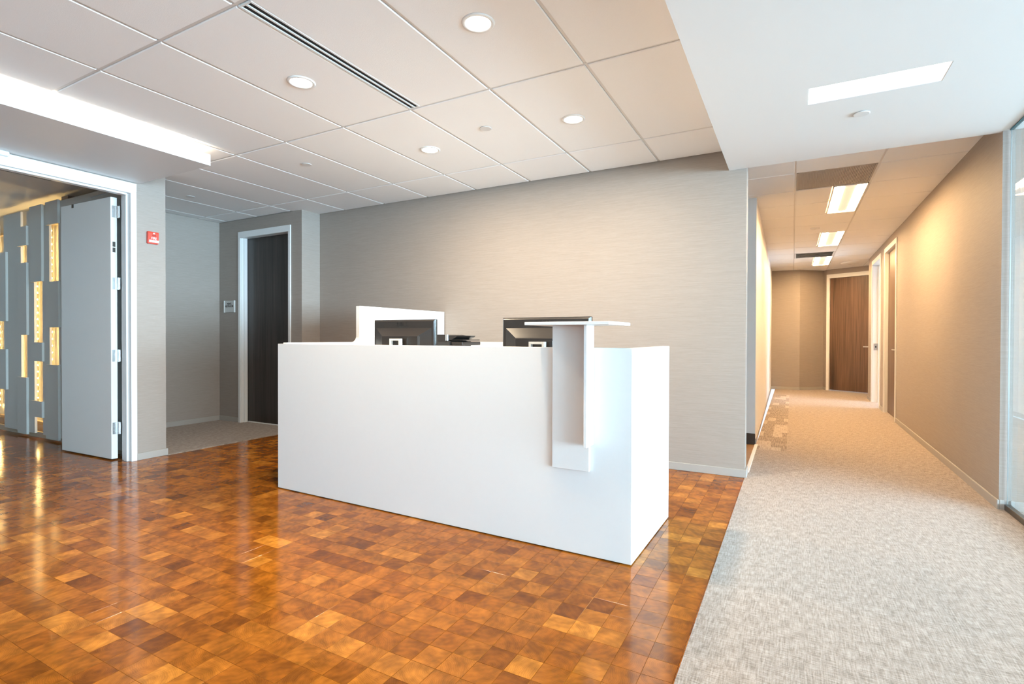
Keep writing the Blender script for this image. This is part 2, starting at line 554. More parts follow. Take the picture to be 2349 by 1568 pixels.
for sc, x0, y0 in scored[:300]:
    o = bpy.data.objects.new('wood_block', bme)
    COL.objects.link(o); o.parent = floor
    o.location = Vector((x0, y0, 0)) - floor.location
vv, ff = [], []
for sc, x0, y0 in scored[300:]:
    x1, y1 = min(x0 + PITCHB, XC), min(y0 + PITCHB, YW)
    n = len(vv)
    off = floor.location
    vv += [(p[0] - off.x, p[1] - off.y, p[2] - off.z) for p in block_verts(x0, y0, x1, y1)]
    ff += [tuple(k + n for k in f) for f in BF]
rest = bpy.data.meshes.new('wood_blocks'); rest.from_pydata(vv, [], ff); rest.materials.append(MATS['endgrain_wood'])
ro = bpy.data.objects.new('wood_blocks', rest); COL.objects.link(ro); ro.parent = floor; ro['kind'] = 'stuff'

carpet = boxes('floor_carpet', [(XC, 10.12, -5.1, 13.6, -0.08, 0.004)], 'carpet', **STR)
tagp(carpet, 'pale woven carpet running from the foreground down the corridor', 'carpet')
alc = box('floor_alcove', XA - 0.1, XL, 2.70, YD + 0.2, -0.08, 0.003, 'carpet', **STR)
tagp(alc, 'brown carpet in the alcove before the restroom door', 'carpet')
psg = box('floor_passage', -2.6, XC - 0.01, YW + TH - 0.02, 5.95, -0.08, 0.002, 'tan_wood', **STR)
tagp(psg, 'tan wood floor of the side passage behind the back wall', 'floor')
tr = box('trim_1', XC - 0.012, XC + 0.018, YW + TH + 0.03, 5.93, 0.0, 0.010, 'white_plastic', bev=0.002, **STR)
tagp(tr, 'pale metal transition strip between passage floor and corridor carpet', 'trim')

# ------------------------------------------------------------------ walls
def wall(name, lst, mat, label, xf=None, bev=0.0):
    w = boxes(name, lst, mat, xf=xf, bev=bev, **STR)
    return tagp(w, label, 'wall')

DT = 2.385            # head of door openings
# left wall with the double-door opening
DY0, DY1 = 0.455, 2.460
wall('wall_left', [(XL - TH, XL, DY1, 2.741, 0, ZC), (XL - TH, XL, DY0, DY1, DT, ZC), (XL - TH, XL, YS, DY0, 0, ZC)], 'wallpaper',
     'left wall in pale horizontal-grain wallpaper around the double door')
wall('wall_alcove', [(XA - TH, XA, 2.6, YD + TH, 0, ZC)], 'wallpaper', 'alcove side wall in wallpaper beside the restroom door')
RX0, RX1 = -6.245, -5.315
wall('wall_restroom', [(XA, RX0, YD, YD + TH, 0, ZC), (RX1, XRET, YD, YW + TH, 0, ZC), (RX0, RX1, YD, YD + TH, DT, ZC)], 'wallpaper',
     'brown wallpapered wall holding the restroom door')
wall('wall_back', [(XRET, XC, YW, YW + TH, 0, ZC + 0.3)], 'wallpaper', 'long wallpapered back wall behind the reception desk')
wall('wall_feature', [(-9.6, XL - TH, 2.70, 2.738, 0, 2.66)], 'feature_backing', 'backing wall behind the white feature boards, lit amber by light strips')
wall('wall_meeting', [(-9.74, -9.6, -1.5, 2.74, 0, 2.66), (-9.74, XL - TH, -1.6, -1.46, 0, 2.66)], 'white_paint', 'white walls of the room beyond the double door')
wall('wall_south', [(-5.3, XG + 0.1, YS - TH, YS, 0, ZC)],
     'white_paint', 'white wall at the far end behind the desk area')

# corridor
ang = -0.0052
def xr(x, y, z):      # corridor right wall drifts very slightly outwards
    return (x + (y - 4.47) * 0.0052, y, z)
def xlft(x, y, z):
    return (x - max(0, y - 5.95) * 0.010, y, z)
XR = 1.187
N0, N1 = 8.47, 9.47   # near door opening
O0, O1 = 9.93, 10.93  # open door opening
wall('wall_right', [(XR, XR + TH, 4.47, N0, 0, ZCC), (XR, XR + TH, N1, O0, 0, ZCC), (XR, XR + TH, O1, 11.5, 0, ZCC),
                    (XR, XR + TH, N0, N1, DT, ZCC), (XR, XR + TH, O0, O1, DT, ZCC)], 'wallpaper',
     'long wallpapered right wall of the corridor', xf=xr)
wall('wall_corridor_left', [(XC - 0.14, XC - 0.009, 5.95, 12.62, 0, ZCC)], 'white_paint', 'bright white left wall of the corridor', xf=xlft)
wall('wall_passage', [(-2.6, XC - 0.009, 5.952, 6.09, 0, ZCC), (-2.74, -2.6, YW + 0.1, 6.09, 0, ZCC)], 'white_paint', 'pale end wall of the side passage')
# folded end walls of the corridor
def seg_wall(name, p, q, z0, z1, mat, label, th=0.1, holes=()):
    d = (Vector(q) - Vector(p)); L = d.length; d.normalize(); nrm = Vector((-d.y, d.x))
    bm = bmesh.new()
    def tf(x, y, z):
        return (p[0] + d.x * x + nrm.x * y, p[1] + d.y * x + nrm.y * y, z)
    spans = [(0, L, z0, z1)]
    if holes:
        (h0, h1, ht) = holes
        spans = [(0, h0, z0, z1), (h1, L, z0, z1), (h0, h1, ht, z1)]
    for a, b, c, e in spans:
        bbox(bm, a, b, 0, th, c, e, 0, tf)
    w = obj(name, bm, mat, **STR)
    tagp(w, label, 'wall')
    return tf, L
P0, P1, P2, P3 = (-0.42, 12.60), (0.135, 12.62), (0.585, 13.02), (0.635, 12.90)
seg_wall('wall_end_light', P0, P1, 0, ZCC, 'wallpaper', 'lighter tan wall facing down the corridor')
seg_wall('wall_end_dark', P1, P2, 0, ZCC, 'wallpaper', 'darker tan wall folded back at the corridor end')
seg_wall('wall_end_sliver', P2, P3, 0, ZCC, 'wallpaper', 'narrow tan wall strip left of the corridor end door')
P4 = (2.1, 12.02)
ED0, ED1 = 0.045, 0.965
tfE, LE = seg_wall('wall_end_door', P3, P4, 0, ZCC, 'wallpaper', 'angled tan wall holding the corridor end door', holes=(ED0, ED1, DT))
wall('wall_far_side', [(2.1, 2.2, 11.4, 12.1, 0, ZCC), (XR + TH, 2.2, 11.36, 11.5, 0, ZCC)], 'wallpaper', 'tan wall closing the corridor turn')

# glazed room to the right and the office beyond it
wall('wall_east', [(10.0, 10.12, -5.0, 7.6, 0, 0.12), (10.0, 10.12, -5.0, 7.6, 2.42, 2.6)], 'white_paint', 'window wall of the glazed room')
wall('wall_glazed_room_end', [(XR + TH + 0.02, 10.1, 7.6, 7.74, 0, 2.6), (XG + 0.1, 10.1, -5.14, -5.0, 0, 2.6)], 'white_paint', 'white end wall of the glazed room')
wall('wall_office', [(XR + TH + 0.05, 4.5, 8.9, 9.04, 0, 2.6), (XR + TH + 0.1, 4.5, 11.2, 11.34, 0, 2.6)], 'white_paint', 'white walls of the bright office by the open corridor door')

# baseboards
BH, BT = 0.064, 0.013
def baseb(name, lst, mat, label, xf=None):
    b = boxes(name, lst, mat, xf=xf, bev=0.003, **STR)
    tagp(b, label, 'baseboard')
baseb('baseboard_back', [(-3.24, XC + BT, YW - BT, YW, 0, BH), (XC, XC + BT, YW, YW + TH + BT, 0, BH)], 'greige_base', 'grey baseboard along the back wall')
baseb('baseboard_left', [(XL, XL + BT, 2.495, 2.741 + BT, 0, BH), (XL - 0.1, XL, 2.741, 2.741 + BT, 0, BH)], 'greige_base', 'pale baseboard at the foot of the fire alarm pillar')
baseb('baseboard_alcove', [(XA, XA + BT, 2.75, YD, 0, BH), (XA + BT, -6.29, YD - BT, YD, 0, BH)], 'greige_base', 'brown-grey baseboard in the alcove')
baseb('baseboard_right', [(XR - BT, XR, 4.47 - BT, N0 - 0.05, 0, BH), (XR, XG - 0.012, 4.47 - BT, 4.47, 0, BH), (XR - BT, XR, N1 + 0.05, O0 - 0.05, 0, BH), (XR - BT, XR, O1 + 0.05, 11.5, 0, BH)],
      'greige_base', 'beige baseboard along the corridor right wall', xf=xr)
baseb('baseboard_glazed', [(XG + 0.017, XR + TH + 0.013, 4.47 - BT, 4.47, 0, BH), (XR + TH, XR + TH + BT, 4.47, 7.6, 0, BH)], 'greige_base', 'baseboard on the wall end seen through the glass')
baseb('baseboard_corridor', [(XC - 0.009, XC + 0.001, 5.95, 12.6, 0, BH)], 'greige_base', 'white baseboard along the corridor left wall', xf=xlft)
baseb('baseboard_passage', [(-2.6, XC - 0.008, 5.938, 5.952, 0, 0.115)], 'dark_base', 'dark brown baseboard of the side passage')
for k, (p, q) in enumerate(((P0, P1), (P1, P2), (P2, P3))):
    d = (Vector(q) - Vector(p)); L = d.length; d.normalize(); nr = Vector((d.y, -d.x))
    def tfb(x, y, z, p=p, d=d, nr=nr):
        return (p[0] + d.x * x + nr.x * y, p[1] + d.y * x + nr.y * y, z)
    baseb('baseboard_end', [(0, L, 0, 0.012, 0, BH)], 'greige_base', 'tan baseboard at the folded corridor end wall', xf=tfb)

# ------------------------------------------------------------------ ceilings
ceiling = box('ceiling', -7.0, XS, YS, YW + 0.1, ZC + 0.02, ZC + 0.06, 'grid_metal', **STR)
tagp(ceiling, 'white suspended ceiling of large acoustic tiles over the reception', 'ceiling')
GX0, GXS = -5.887, 0.6096
GY0, GYS = 1.490, 1.2256
gx = [GX0 + GXS * i for i in range(-2, 10)]
gy = [GY0 + GYS * j for j in range(-5, 4)]
TG = 0.0095           # half reveal
tile_cache = {}
def tile(x0, x1, y0, y1, z, parent, name='ceiling_tile', drop=0.0):
    key = (round(x1 - x0, 3), round(y1 - y0, 3))
    if key not in tile_cache:
        bm = bmesh.new()
        w, l = key
        bbox(bm, -w / 2, w / 2, -l / 2, l / 2, 0, 0.016, 0.0)
        bmesh.ops.bevel(bm, geom=[e for e in bm.edges if all(abs(v.co.z) < 1e-6 for v in e.verts)], offset=0.004, segments=1, affect='EDGES')
        bmesh.ops.recalc_face_normals(bm, faces=bm.faces[:])
        me = bpy.data.meshes.new('ceiling_tile'); bm.to_mesh(me); bm.free()
        me.materials.append(MATS['acoustic_tile']); tile_cache[key] = me
    o = bpy.data.objects.new(name, tile_cache[key])
    COL.objects.link(o); o.parent = parent
    o.location = Vector(((x0 + x1) / 2, (y0 + y1) / 2, z)) - parent.location
    return o
for i in range(len(gx) + 1):
    xa = -6.686 if i == 0 else gx[i - 1]
    xb = XS if i == len(gx) else gx[i]
    xa, xb = max(xa, XA), min(xb, XS)
    if xb - xa < 0.03:
        continue
    for j in range(len(gy) + 1):
        ya = YS if j == 0 else gy[j - 1]
        yb = YW if j == len(gy) else gy[j]
        lim = YD if xb < XRET - 0.02 else YW
        ya, yb = max(ya, YS), min(yb, lim)
        if xb <= XL - 0.3 and yb < 2.74:
            continue
        if yb - ya < 0.03:
            continue
        x0, x1 = xa + (TG if xa > XA + 1e-6 else 0.010), xb - (TG if i < len(gx) else 0)
        y0, y1 = ya + TG, yb - (TG if yb < lim - 1e-6 else 0.010)
        # the slot diffuser replaces a strip of the tile right of its grid line
        if abs(xa + 2.2294) < 0.02 and abs(ya - 1.490) < 0.02:
            x0 = xa + 0.092
        tile(x0, x1, y0, y1, ZC, ceiling)
for i, x in enumerate(gx):
    if x < XA + 0.02 or x > XS - 0.02:
        continue
    box('grid_bar', x - 0.0075, x + 0.0075, YS if x > XL else 2.75, YW if x > XRET else YD, ZC + 0.0075, ZC + 0.02, 'grid_metal', ceiling)
for j, y in enumerate(gy):
    box('grid_bar', (XA if y > 2.75 else XL), XS, y - 0.0075, y + 0.0075, ZC + 0.006, ZC + 0.02, 'grid_metal', ceiling)

# linear slot diffuser set in the tile grid
sl = empty('slot_diffuser', (-2.18, 1.49, ZC - 0.002), label='long black twin-slot air diffuser in the tiled ceiling', cat='air diffuser')
y0, y1 = 1.49 + 0.012, 2.7156 - 0.012
boxes('frame', [(-2.226, -2.214, y0, y1, ZC - 0.002, ZC + 0.015), (-2.149, -2.138, y0, y1, ZC - 0.002, ZC + 0.015),
                (-2.211, -2.152, y0, y0 + 0.008, ZC - 0.002, ZC + 0.015), (-2.211, -2.152, y1 - 0.008, y1, ZC - 0.002, ZC + 0.015)], 'white_plastic', sl)
box('divider', -2.1865, -2.1765, y0 + 0.008, y1 - 0.008, ZC - 0.002, ZC + 0.015, 'white_plastic', sl)
box('slot', -2.214, -2.1865, y0 + 0.008, y1 - 0.008, ZC + 0.004, ZC + 0.014, 'slot_black', sl)
box('slot', -2.1765, -2.149, y0 + 0.008, y1 - 0.008, ZC + 0.004, ZC + 0.014, 'slot_black', sl)

# dropped soffit with a rectangular recess for the light
LX0, LX1, LY0, LY1 = 0.066, 0.676, 3.231, 3.453
sof = boxes('ceiling_soffit', [(XS, LX0, YS, YW, ZS, ZC + 0.25), (LX1, XR + 0.02, YS, YW, ZS, ZC + 0.25), (XR + 0.02, 10.12, -5.1, YW - 0.03, ZS, ZC + 0.25), (LX0, LX1, YS, LY0, ZS, ZC + 0.25), (LX0, LX1, LY1, YW, ZS, ZC + 0.25)], 'soffit_paint', **STR)
tagp(sof, 'smooth white dropped soffit over the carpeted walkway', 'soffit')
rl = empty('recessed_light', (0.371, 3.342, ZS), label='bright rectangular light recessed in the smooth white soffit', cat='ceiling light')
boxes('housing', [(LX0, LX0 + 0.004, LY0, LY1, ZS + 0.001, ZS + 0.07), (LX1 - 0.004, LX1, LY0, LY1, ZS + 0.001, ZS + 0.07),
                  (LX0, LX1, LY0, LY0 + 0.004, ZS + 0.001, ZS + 0.07), (LX0, LX1, LY1 - 0.004, LY1, ZS + 0.001, ZS + 0.07)], 'white_plastic', rl)
box('lens', LX0 + 0.004, LX1 - 0.004, LY0 + 0.004, LY1 - 0.004, ZS + 0.045, ZS + 0.055, 'soffit_lens', rl)

# corridor ceiling
cc = box('ceiling_corridor', -2.6, 2.2, YW + 0.03, 13.3, ZCC + 0.02, ZCC + 0.06, 'grid_metal', **STR)
tagp(cc, 'corridor ceiling of square acoustic tiles with recessed lights', 'ceiling')
CX = [-2.6, -1.818, -1.208, -0.598, 0.012, 0.628, 1.238, 2.2]
CY = [YW + 0.0] + [5.230 + 0.6185 * k - 0.6185 for k in range(0, 14)] + [13.3]
CY = [YW, 4.6115] + [5.230 + 0.6185 * k for k in range(0, 13)] + [13.3]
TROFF = [(5.85, 7.07), (8.33, 9.56), (10.82, 12.05)]
TROFF = [(CY[3], CY[5]), (CY[7], CY[9]), (CY[11], CY[13])]
TX0, TX1 = 0.335, 0.622
for i in range(len(CX) - 1):
    for j in range(len(CY) - 1):
        x0, x1, y0, y1 = CX[i], CX[i + 1], CY[j], CY[j + 1]
        if x1 < XC - 0.2 and y0 > 5.9:
            continue
        if y1 - y0 < 0.05:
            continue
        if x1 > 2 and y0 < 11.3:
            continue
        if i == 4:
            if j == 2:
                continue                     # return grille
            if any(a - 0.01 <= y0 and y1 <= b + 0.01 for a, b in TROFF):
                x1 = TX0 - 0.006
            if j == 10:
                continue                     # supply vent
        if x1 < XC: y0 = max(y0, YW + TH)
        if y1 - y0 < 0.05:
            continue
        tile(x0 + 0.006, x1 - 0.006, y0 + 0.006, y1 - 0.006, ZCC, cc)
for x in CX[1:-1]:
    box('grid_bar', x - 0.011, x + 0.011, YW + 0.01 , 5.94 if x < -0.4 else 13.1, ZCC + 0.004, ZCC + 0.02, 'grid_metal', cc)
for y in CY[1:-1]:
    box('grid_bar', -2.6 if y < 5.94 else -0.36, 2.2 if y > 11.6 else XR + 0.03, y - 0.006, y + 0.006, ZCC + 0.010, ZCC + 0.02, 'grid_metal', cc)

other = box('ceiling_meeting', -9.6, XL - TH + 0.02, -1.5, 2.70, 2.58, 2.62, 'white_paint', **STR)
tagp(other, 'white ceiling of the room beyond the double door', 'ceiling')
gl_c = boxes('ceiling_glazed_room', [(XR + TH, 10.12, YW - 0.03, 7.7, 2.56, 2.6), (XR + TH, 4.5, 8.9, 11.3, 2.56, 2.6)], 'white_paint', **STR)
tagp(gl_c, 'white ceiling of the glazed room and office', 'ceiling')

# ------------------------------------------------------------------ bulkhead with cove light
bk = empty('ceiling_bulkhead', (-4.6, 0.0, 2.463), label='white ceiling bulkhead with a glowing cove above the double door', cat='bulkhead', **STR)
BYE = 2.514
box('soffit_board', XL, -4.08, YS + 0.02, BYE, 2.463, 2.485, 'white_paint', bk)
box('fascia', -4.10, -4.08, YS + 0.02, BYE, 2.485, 2.549, 'white_paint', bk)
box('end_fascia', XL, -4.10, BYE - 0.02, BYE, 2.485, 2.549, 'white_paint', bk)
box('light_strip', -4.19, -4.17, YS + 0.1, BYE - 0.06, 2.4855, 2.500, 'cove_led', bk)
area('cove_lamp', (-4.18, (YS + BYE) / 2, 2.503), (math.pi, 0, 0), 0.02, BYE - YS - 0.3, 52, (1.0, 0.80, 0.58), bk)

# ------------------------------------------------------------------ ceiling fittings
dl_list = [(-2.555, 2.119), (-1.329, 2.118), (-2.560, 3.363), (-1.333, 3.353)]
def downlight(x, y, label, power=24):
    e = empty('downlight', (x, y, ZC), label=label, cat='downlight', group='round recessed downlights in the tiled ceiling')
    bm = bmesh.new()
    lathe(bm, (x, y, ZC), [(0.060, -0.0015), (0.063, -0.006), (0.078, -0.005), (0.080, -0.0002), (0.060, -0.0002)])
    obj('trim_ring', bm, 'white_plastic', e, smooth=True)
    bm = bmesh.new(); cyl(bm, (x, y, ZC - 0.003), 0.0605, 0.0025)
    obj('lens', bm, 'downlight_lens', e)
    area('downlight_lamp', (x, y, ZC - 0.008), (0, 0, 0), 0.115, 0.115, power, WARM, e, shape='DISK')
    return e
dlab = ['glowing round downlight in the ceiling beside the black slot diffuser, above the desk front',
        'glowing round downlight above the desk front, in the tile across the slot from another',
        'glowing round downlight nearer the back wall, off the end of the slot diffuser',
        'glowing round downlight nearer the back wall, towards the smooth soffit']
for (x, y), lb in zip(dl_list, dlab):
    downlight(x, y, lb)

def cap(name, x, y, z, r, label, mat='grid_metal', h=0.006):
    e = empty(name, (x, y, z), label=label, cat='sprinkler cap', group='flat round sprinkler covers')
    bm = bmesh.new()
    lathe(bm, (x, y, z), [(0.0001, -h), (r * 0.93, -h), (r, -h * 0.75), (r, -h * 0.45), (r * 0.6, -h * 0.45)])
    obj('cover_plate', bm, mat, e, smooth=False)
    bm = bmesh.new(); cyl(bm, (x, y, z - h * 0.45), r * 0.62, h * 0.45)
    obj('collar', bm, 'grid_metal', e)
cap('sprinkler_cap', -1.946, 3.205, ZC, 0.042, 'small flat round cover in the ceiling between two downlights')
cap('sprinkler_cap', -3.724, 3.145, ZC, 0.042, 'small flat round cover in the ceiling near the bulkhead corner')
cap('sprinkler_cap', -5.678, 3.280, ZC, 0.042, 'small flat round cover in the alcove ceiling by the restroom door')
cap('sprinkler_cap', 0.353, 3.727, ZS, 0.043, 'small flat round cover in the smooth soffit beside its rectangular light')

# corridor fittings
def troffer(y0, y1, label):
    e = empty('troffer', ((TX0 + TX1) / 2, (y0 + y1) / 2, ZCC), label=label, cat='ceiling light', group='corridor troffers')
    y0 += 0.008; y1 -= 0.008
    fr = 0.012
    boxes('frame', [(TX0, TX0 + fr, y0, y1, ZCC - 0.001, ZCC + 0.015), (TX1 - fr, TX1, y0, y1, ZCC - 0.001, ZCC + 0.015),
                    (TX0, TX1, y0, y0 + fr, ZCC - 0.001, ZCC + 0.015), (TX0, TX1, y1 - fr, y1, ZCC - 0.001, ZCC + 0.015)], 'white_plastic', e)
    w = (TX1 - TX0 - 2 * fr)
    a, b = TX0 + fr, TX1 - fr
    box('lamp_panel', a, a + w * 0.31, y0 + fr, y1 - fr, ZCC + 0.004, ZCC + 0.010, 'troffer_lamp', e)
    box('lamp_panel', b - w * 0.31, b, y0 + fr, y1 - fr, ZCC + 0.004, ZCC + 0.010, 'troffer_lamp', e)
    box('lamp_panel', a + w * 0.31, b - w * 0.31, y1 - 0.11, y1 - fr, ZCC + 0.004, ZCC + 0.010, 'troffer_lamp', e)
    # curved central basket with a rounded end
    bm = bmesh.new()
    cxm = (a + b) / 2; hw = w * 0.20
    n = 10; L0, L1 = y0 + fr, y1 - 0.03
    rows = []
    for s in range(13):
        t = s / 12
        y = L0 + (L1 - L0) * t
        k = 1.0
        dd = (L1 - y) / 0.09
        if dd < 1:
            k = math.sqrt(max(0.0, 1 - (1 - dd) ** 2))
        rows.append([bm.verts.new((cxm + hw * k * math.cos(math.pi * q / n), y, ZCC + 0.004 - 0.012 * k * math.sin(math.pi * q / n))) for q in range(n + 1)])
    for A, B in zip(rows, rows[1:]):
        for q in range(n):
            bm.faces.new((A[q], A[q + 1], B[q + 1], B[q]))
    bm.faces.new(rows[0])
    bmesh.ops.remove_doubles(bm, verts=bm.verts[:], dist=1e-5)
    obj('basket', bm, 'troffer_basket', e, smooth=True)
troffer(*TROFF[0], 'bright corridor ceiling light touching the dark return grille')
troffer(*TROFF[1], 'bright corridor ceiling light between the other two, past the flat detector')
troffer(*TROFF[2], 'bright corridor ceiling light by the supply vent at the end door')

gr = empty('return_grille', (0.32, 5.54, ZCC), label='dark perforated return air grille in the corridor ceiling', cat='air grille')
ga, gb, gc, gd = 0.026, 0.615, CY[2] + 0.008, CY[3] - 0.008
boxes('frame', [(ga, ga + 0.014, gc, gd, ZCC + 0.002, ZCC + 0.015), (gb - 0.014, gb, gc, gd, ZCC + 0.002, ZCC + 0.015),
                (ga, gb, gc, gc + 0.014, ZCC + 0.002, ZCC + 0.015), (ga, gb, gd - 0.014, gd, ZCC + 0.002, ZCC + 0.015)], 'grille_mesh', gr)
bm = bmesh.new()
for k in range(46):
    x = ga + 0.014 + (gb - ga - 0.028) * (k + 0.5) / 46
    bbox(bm, x - 0.0045, x + 0.0045, gc + 0.014, gd - 0.014, ZCC + 0.005, ZCC + 0.009)
for k in range(46):
    y = gc + 0.014 + (gd - gc - 0.028) * (k + 0.5) / 46
    bbox(bm, ga + 0.014, gb - 0.014, y - 0.0045, y + 0.0045, ZCC + 0.009, ZCC + 0.012)
obj('mesh_panel', bm, 'grille_mesh', gr)
sv = empty('supply_vent', (0.32, 10.5, ZCC), label='louvred square supply air vent in the corridor ceiling by the last light', cat='air vent')
va, vb, vc, vd = 0.026, 0.615, CY[10] + 0.008, CY[11] - 0.008
boxes('frame', [(va, va + 0.02, vc, vd, ZCC - 0.002, ZCC + 0.014), (vb - 0.02, vb, vc, vd, ZCC - 0.002, ZCC + 0.014),
                (va, vb, vc, vc + 0.02, ZCC - 0.002, ZCC + 0.014), (va, vb, vd - 0.02, vd, ZCC - 0.002, ZCC + 0.014)], 'white_plastic', sv)
for k in range(5):
    y = vc + 0.06 + k * (vd - vc - 0.12) / 4
    bm = bmesh.new()
    prism(bm, [(y - 0.028, ZCC - 0.006), (y - 0.024, ZCC - 0.006), (y + 0.028, ZCC + 0.012), (y + 0.024, ZCC + 0.012)], va + 0.02, vb - 0.02, 'X')
    obj('louvre', bm, 'grid_metal', sv)
box('backing', va + 0.01, vb - 0.01, vc + 0.01, vd - 0.01, ZCC + 0.013, ZCC + 0.017, 'grille_mesh', sv)

sd = empty('smoke_detector', (0.323, 7.94, ZCC), label='flat round detector in the corridor ceiling before the middle light', cat='detector')
bm = bmesh.new(); lathe(bm, (0.25, 7.94, ZCC), [(0.0001, -0.012), (0.045, -0.012), (0.055, -0.007), (0.055, 0.0)])
obj('cover', bm, 'white_plastic', sd, smooth=True)
bm = bmesh.new(); cyl(bm, (0.25, 7.94, ZCC - 0.014), 0.008, 0.003); obj('sensor', bm, 'grid_metal', sd)
sp = empty('ceiling_speaker', (0.95, 11.8, ZCC), label='wide round ceiling fitting near the corridor end door', cat='ceiling fitting')
bm = bmesh.new(); lathe(bm, (0.95, 11.8, ZCC), [(0.0001, -0.035), (0.06, -0.035), (0.085, -0.028), (0.10, -0.022), (0.14, -0.022), (0.145, -0.01), (0.145, 0.0)])
obj('cover', bm, 'white_plastic', sp, smooth=True)
bm = bmesh.new(); cyl(bm, (0.95, 11.8, ZCC - 0.038), 0.03, 0.004); obj('sensor', bm, 'grid_metal', sp)

# ------------------------------------------------------------------ double door, left wall
dd = empty('door_1', (XL, 1.45, 0), label='white double door frame with one leaf standing open', cat='door', **STR)
# profiled frame: outer casing band, rebate step, stop
def jamb(y, s, name):
    # s=+1: the wall lies towards +Y of the opening edge y
    bm = bmesh.new()
    bbox(bm, XL, XL + 0.016, y, y + s * 0.047, 0, DT - 0.003, 0.002)
    bbox(bm, XL - TH - 0.004, XL + 0.002, y, y + s * 0.014, 0, DT - 0.003, 0.001)
    bbox(bm, XL - 0.085, XL - 0.032, y - s * 0.016, y, 0, DT - 0.02, 0.002)
    return obj(name, bm, 'frame_paint', dd)
jamb(2.445, 1, 'jamb'); jamb(0.47, -1, 'jamb')
bm = bmesh.new()
bbox(bm, XL, XL + 0.018, 0.42, 2.492, DT - 0.003, 2.456, 0.002)
bbox(bm, XL - TH, XL + 0.018, 0.47, 2.445, DT - 0.020, DT - 0.003, 0.001)
bbox(bm, XL - 0.075, XL - 0.012, 0.49, 2.43, DT - 0.036, DT - 0.020, 0.002)
obj('head', bm, 'frame_paint', dd)
# open leaf, perpendicular to the wall
LFX1, LFX0 = -5.335, -6.19
def xleaf(x, y, z):   # the leaf stands a little short of a right angle
    return (x, y + (x - LFX1) * 0.037, z)
lf = box('leaf', LFX0, LFX1, 2.384, 2.434, 0.012, 2.345, 'door_white', dd, bev=0.0015, xf=xleaf)
box('strike_plate', LFX0 + 0.20, LFX0 + 0.235, 2.3815, 2.384, 2.312, 2.346, 'dark_steel', lf, xf=xleaf)
for z in (2.218, 1.578, 0.933, 0.285):
    boxes('hinge', [(LFX1, LFX1 + 0.003, 2.392, 2.434, z - 0.052, z + 0.052), (LFX1, LFX1 + 0.045, 2.4345, 2.4385, z - 0.052, z + 0.052)], 'steel', lf)
    bm = bmesh.new()
    for q in range(5):
        cyl(bm, (LFX1 + 0.010, 2.438, z - 0.055 + q * 0.022), 0.009, 0.021, seg=14)
    obj('hinge_pin', bm, 'steel', lf)
    bm = bmesh.new()
    for yy, zz in ((2.418, 0.038), (2.403, 0.013), (2.403, -0.015), (2.418, -0.040)):
        cyl(bm, (LFX1 + 0.003, yy, z + zz), 0.004, 0.0015, axis='X', seg=10)
    obj('hinge_screw', bm, 'silver_plastic', lf)
# fire-rating plate on the leaf edge
bm = bmesh.new()
for (z0, z1) in ((1.905, 1.95), (1.855, 1.897)):
    bbox(bm, LFX1, LFX1 + 0.0012, 2.398, 2.420, z0, z1)
obj('rating_label', bm, 'dark_steel', lf)
# closing filler: dark inside face of the far jamb return
box('header_sensor', XL + 0.018, XL + 0.066, 1.22, 1.628, 2.428, 2.461, 'white_plastic', dd, bev=0.006)
bm = bmesh.new()
prism(bm, [(-5.20, 2.358), (-5.19, 2.358), (-5.55, 2.347), (-5.56, 2.347)], 2.32, 2.335, 'Y')
obj('closer_arm', bm, 'dark_steel', dd)

# ------------------------------------------------------------------ feature wall in the next room
fw = empty('feature_wall', (-7.2, 2.62, 0), label='white staggered-board feature wall with amber light strips behind', cat='wall panel')
for (x0, x1, zt) in ((-8.95, -8.36, 2.50), (-8.08, -7.62, 2.50), (-7.47, -7.29, 2.48), (-7.09, -6.925, 2.50), (-6.715, -5.42, 2.505)):
    box('board', x0, x1, 2.530, 2.552, 0.045, zt, 'feature_board', fw, bev=0.001)
for (x0, z1, x1, z0) in ((-8.30, 2.072, -7.960, 1.277), (-8.30, 0.955, -7.966, 0.491), (-8.45, 2.40, -8.17, 2.20),
                         (-7.660, 2.319, -7.418, 2.106), (-7.650, 1.916, -7.420, 1.119), (-7.662, 0.649, -7.430, 0.024),
                         (-7.336, 2.511, -7.050, 1.692), (-7.326, 1.038, -7.049, 0.836), (-7.340, 0.405, -7.057, 0.232),
                         (-6.957, 2.516, -6.677, 2.274), (-6.956, 1.676, -6.669, 1.197), (-6.962, 0.805, -6.682, 0.023)):
    box('block', x0, x1, 2.508, 2.530, z0, z1, 'feature_board', fw, bev=0.001)
box('plinth', -8.95, -5.42, 2.552, 2.57, 0.0, 0.06, 'plinth_beige', fw)
box('rail', -8.95, -5.42, 2.66, 2.70, 0.10, 0.135, 'plinth_beige', fw)
box('rail', -8.95, -5.42, 2.66, 2.70, 2.34, 2.365, 'plinth_beige', fw)
for gxm, z0, z1 in ((-8.65, 0.25, 2.35), (-8.0, 0.2, 2.35), (-7.60, 0.25, 2.35), (-7.245, 0.25, 2.35), (-6.85, 0.25, 2.35)):
    e = box('led_tape', gxm - 0.006, gxm + 0.006, 2.672, 2.676, z0, z1, 'plinth_beige', fw)
    bm = bmesh.new()
    z = z0
    while z < z1:
        lathe(bm, (gxm, 2.668, z), [(0.0001, -0.006), (0.0045, -0.003), (0.0045, 0.003), (0.0001, 0.006)], seg=8)
        z += 0.075
    obj('led_dots', bm, 'led_dot', e)
sl2 = empty('slot_diffuser', (-6.15, 1.2, 2.578), label='black slot air diffuser in the ceiling of the room beyond the door', cat='air diffuser')
box('slot', -6.19, -6.12, -0.6, 2.275, 2.577, 2.5805, 'slot_black', sl2)
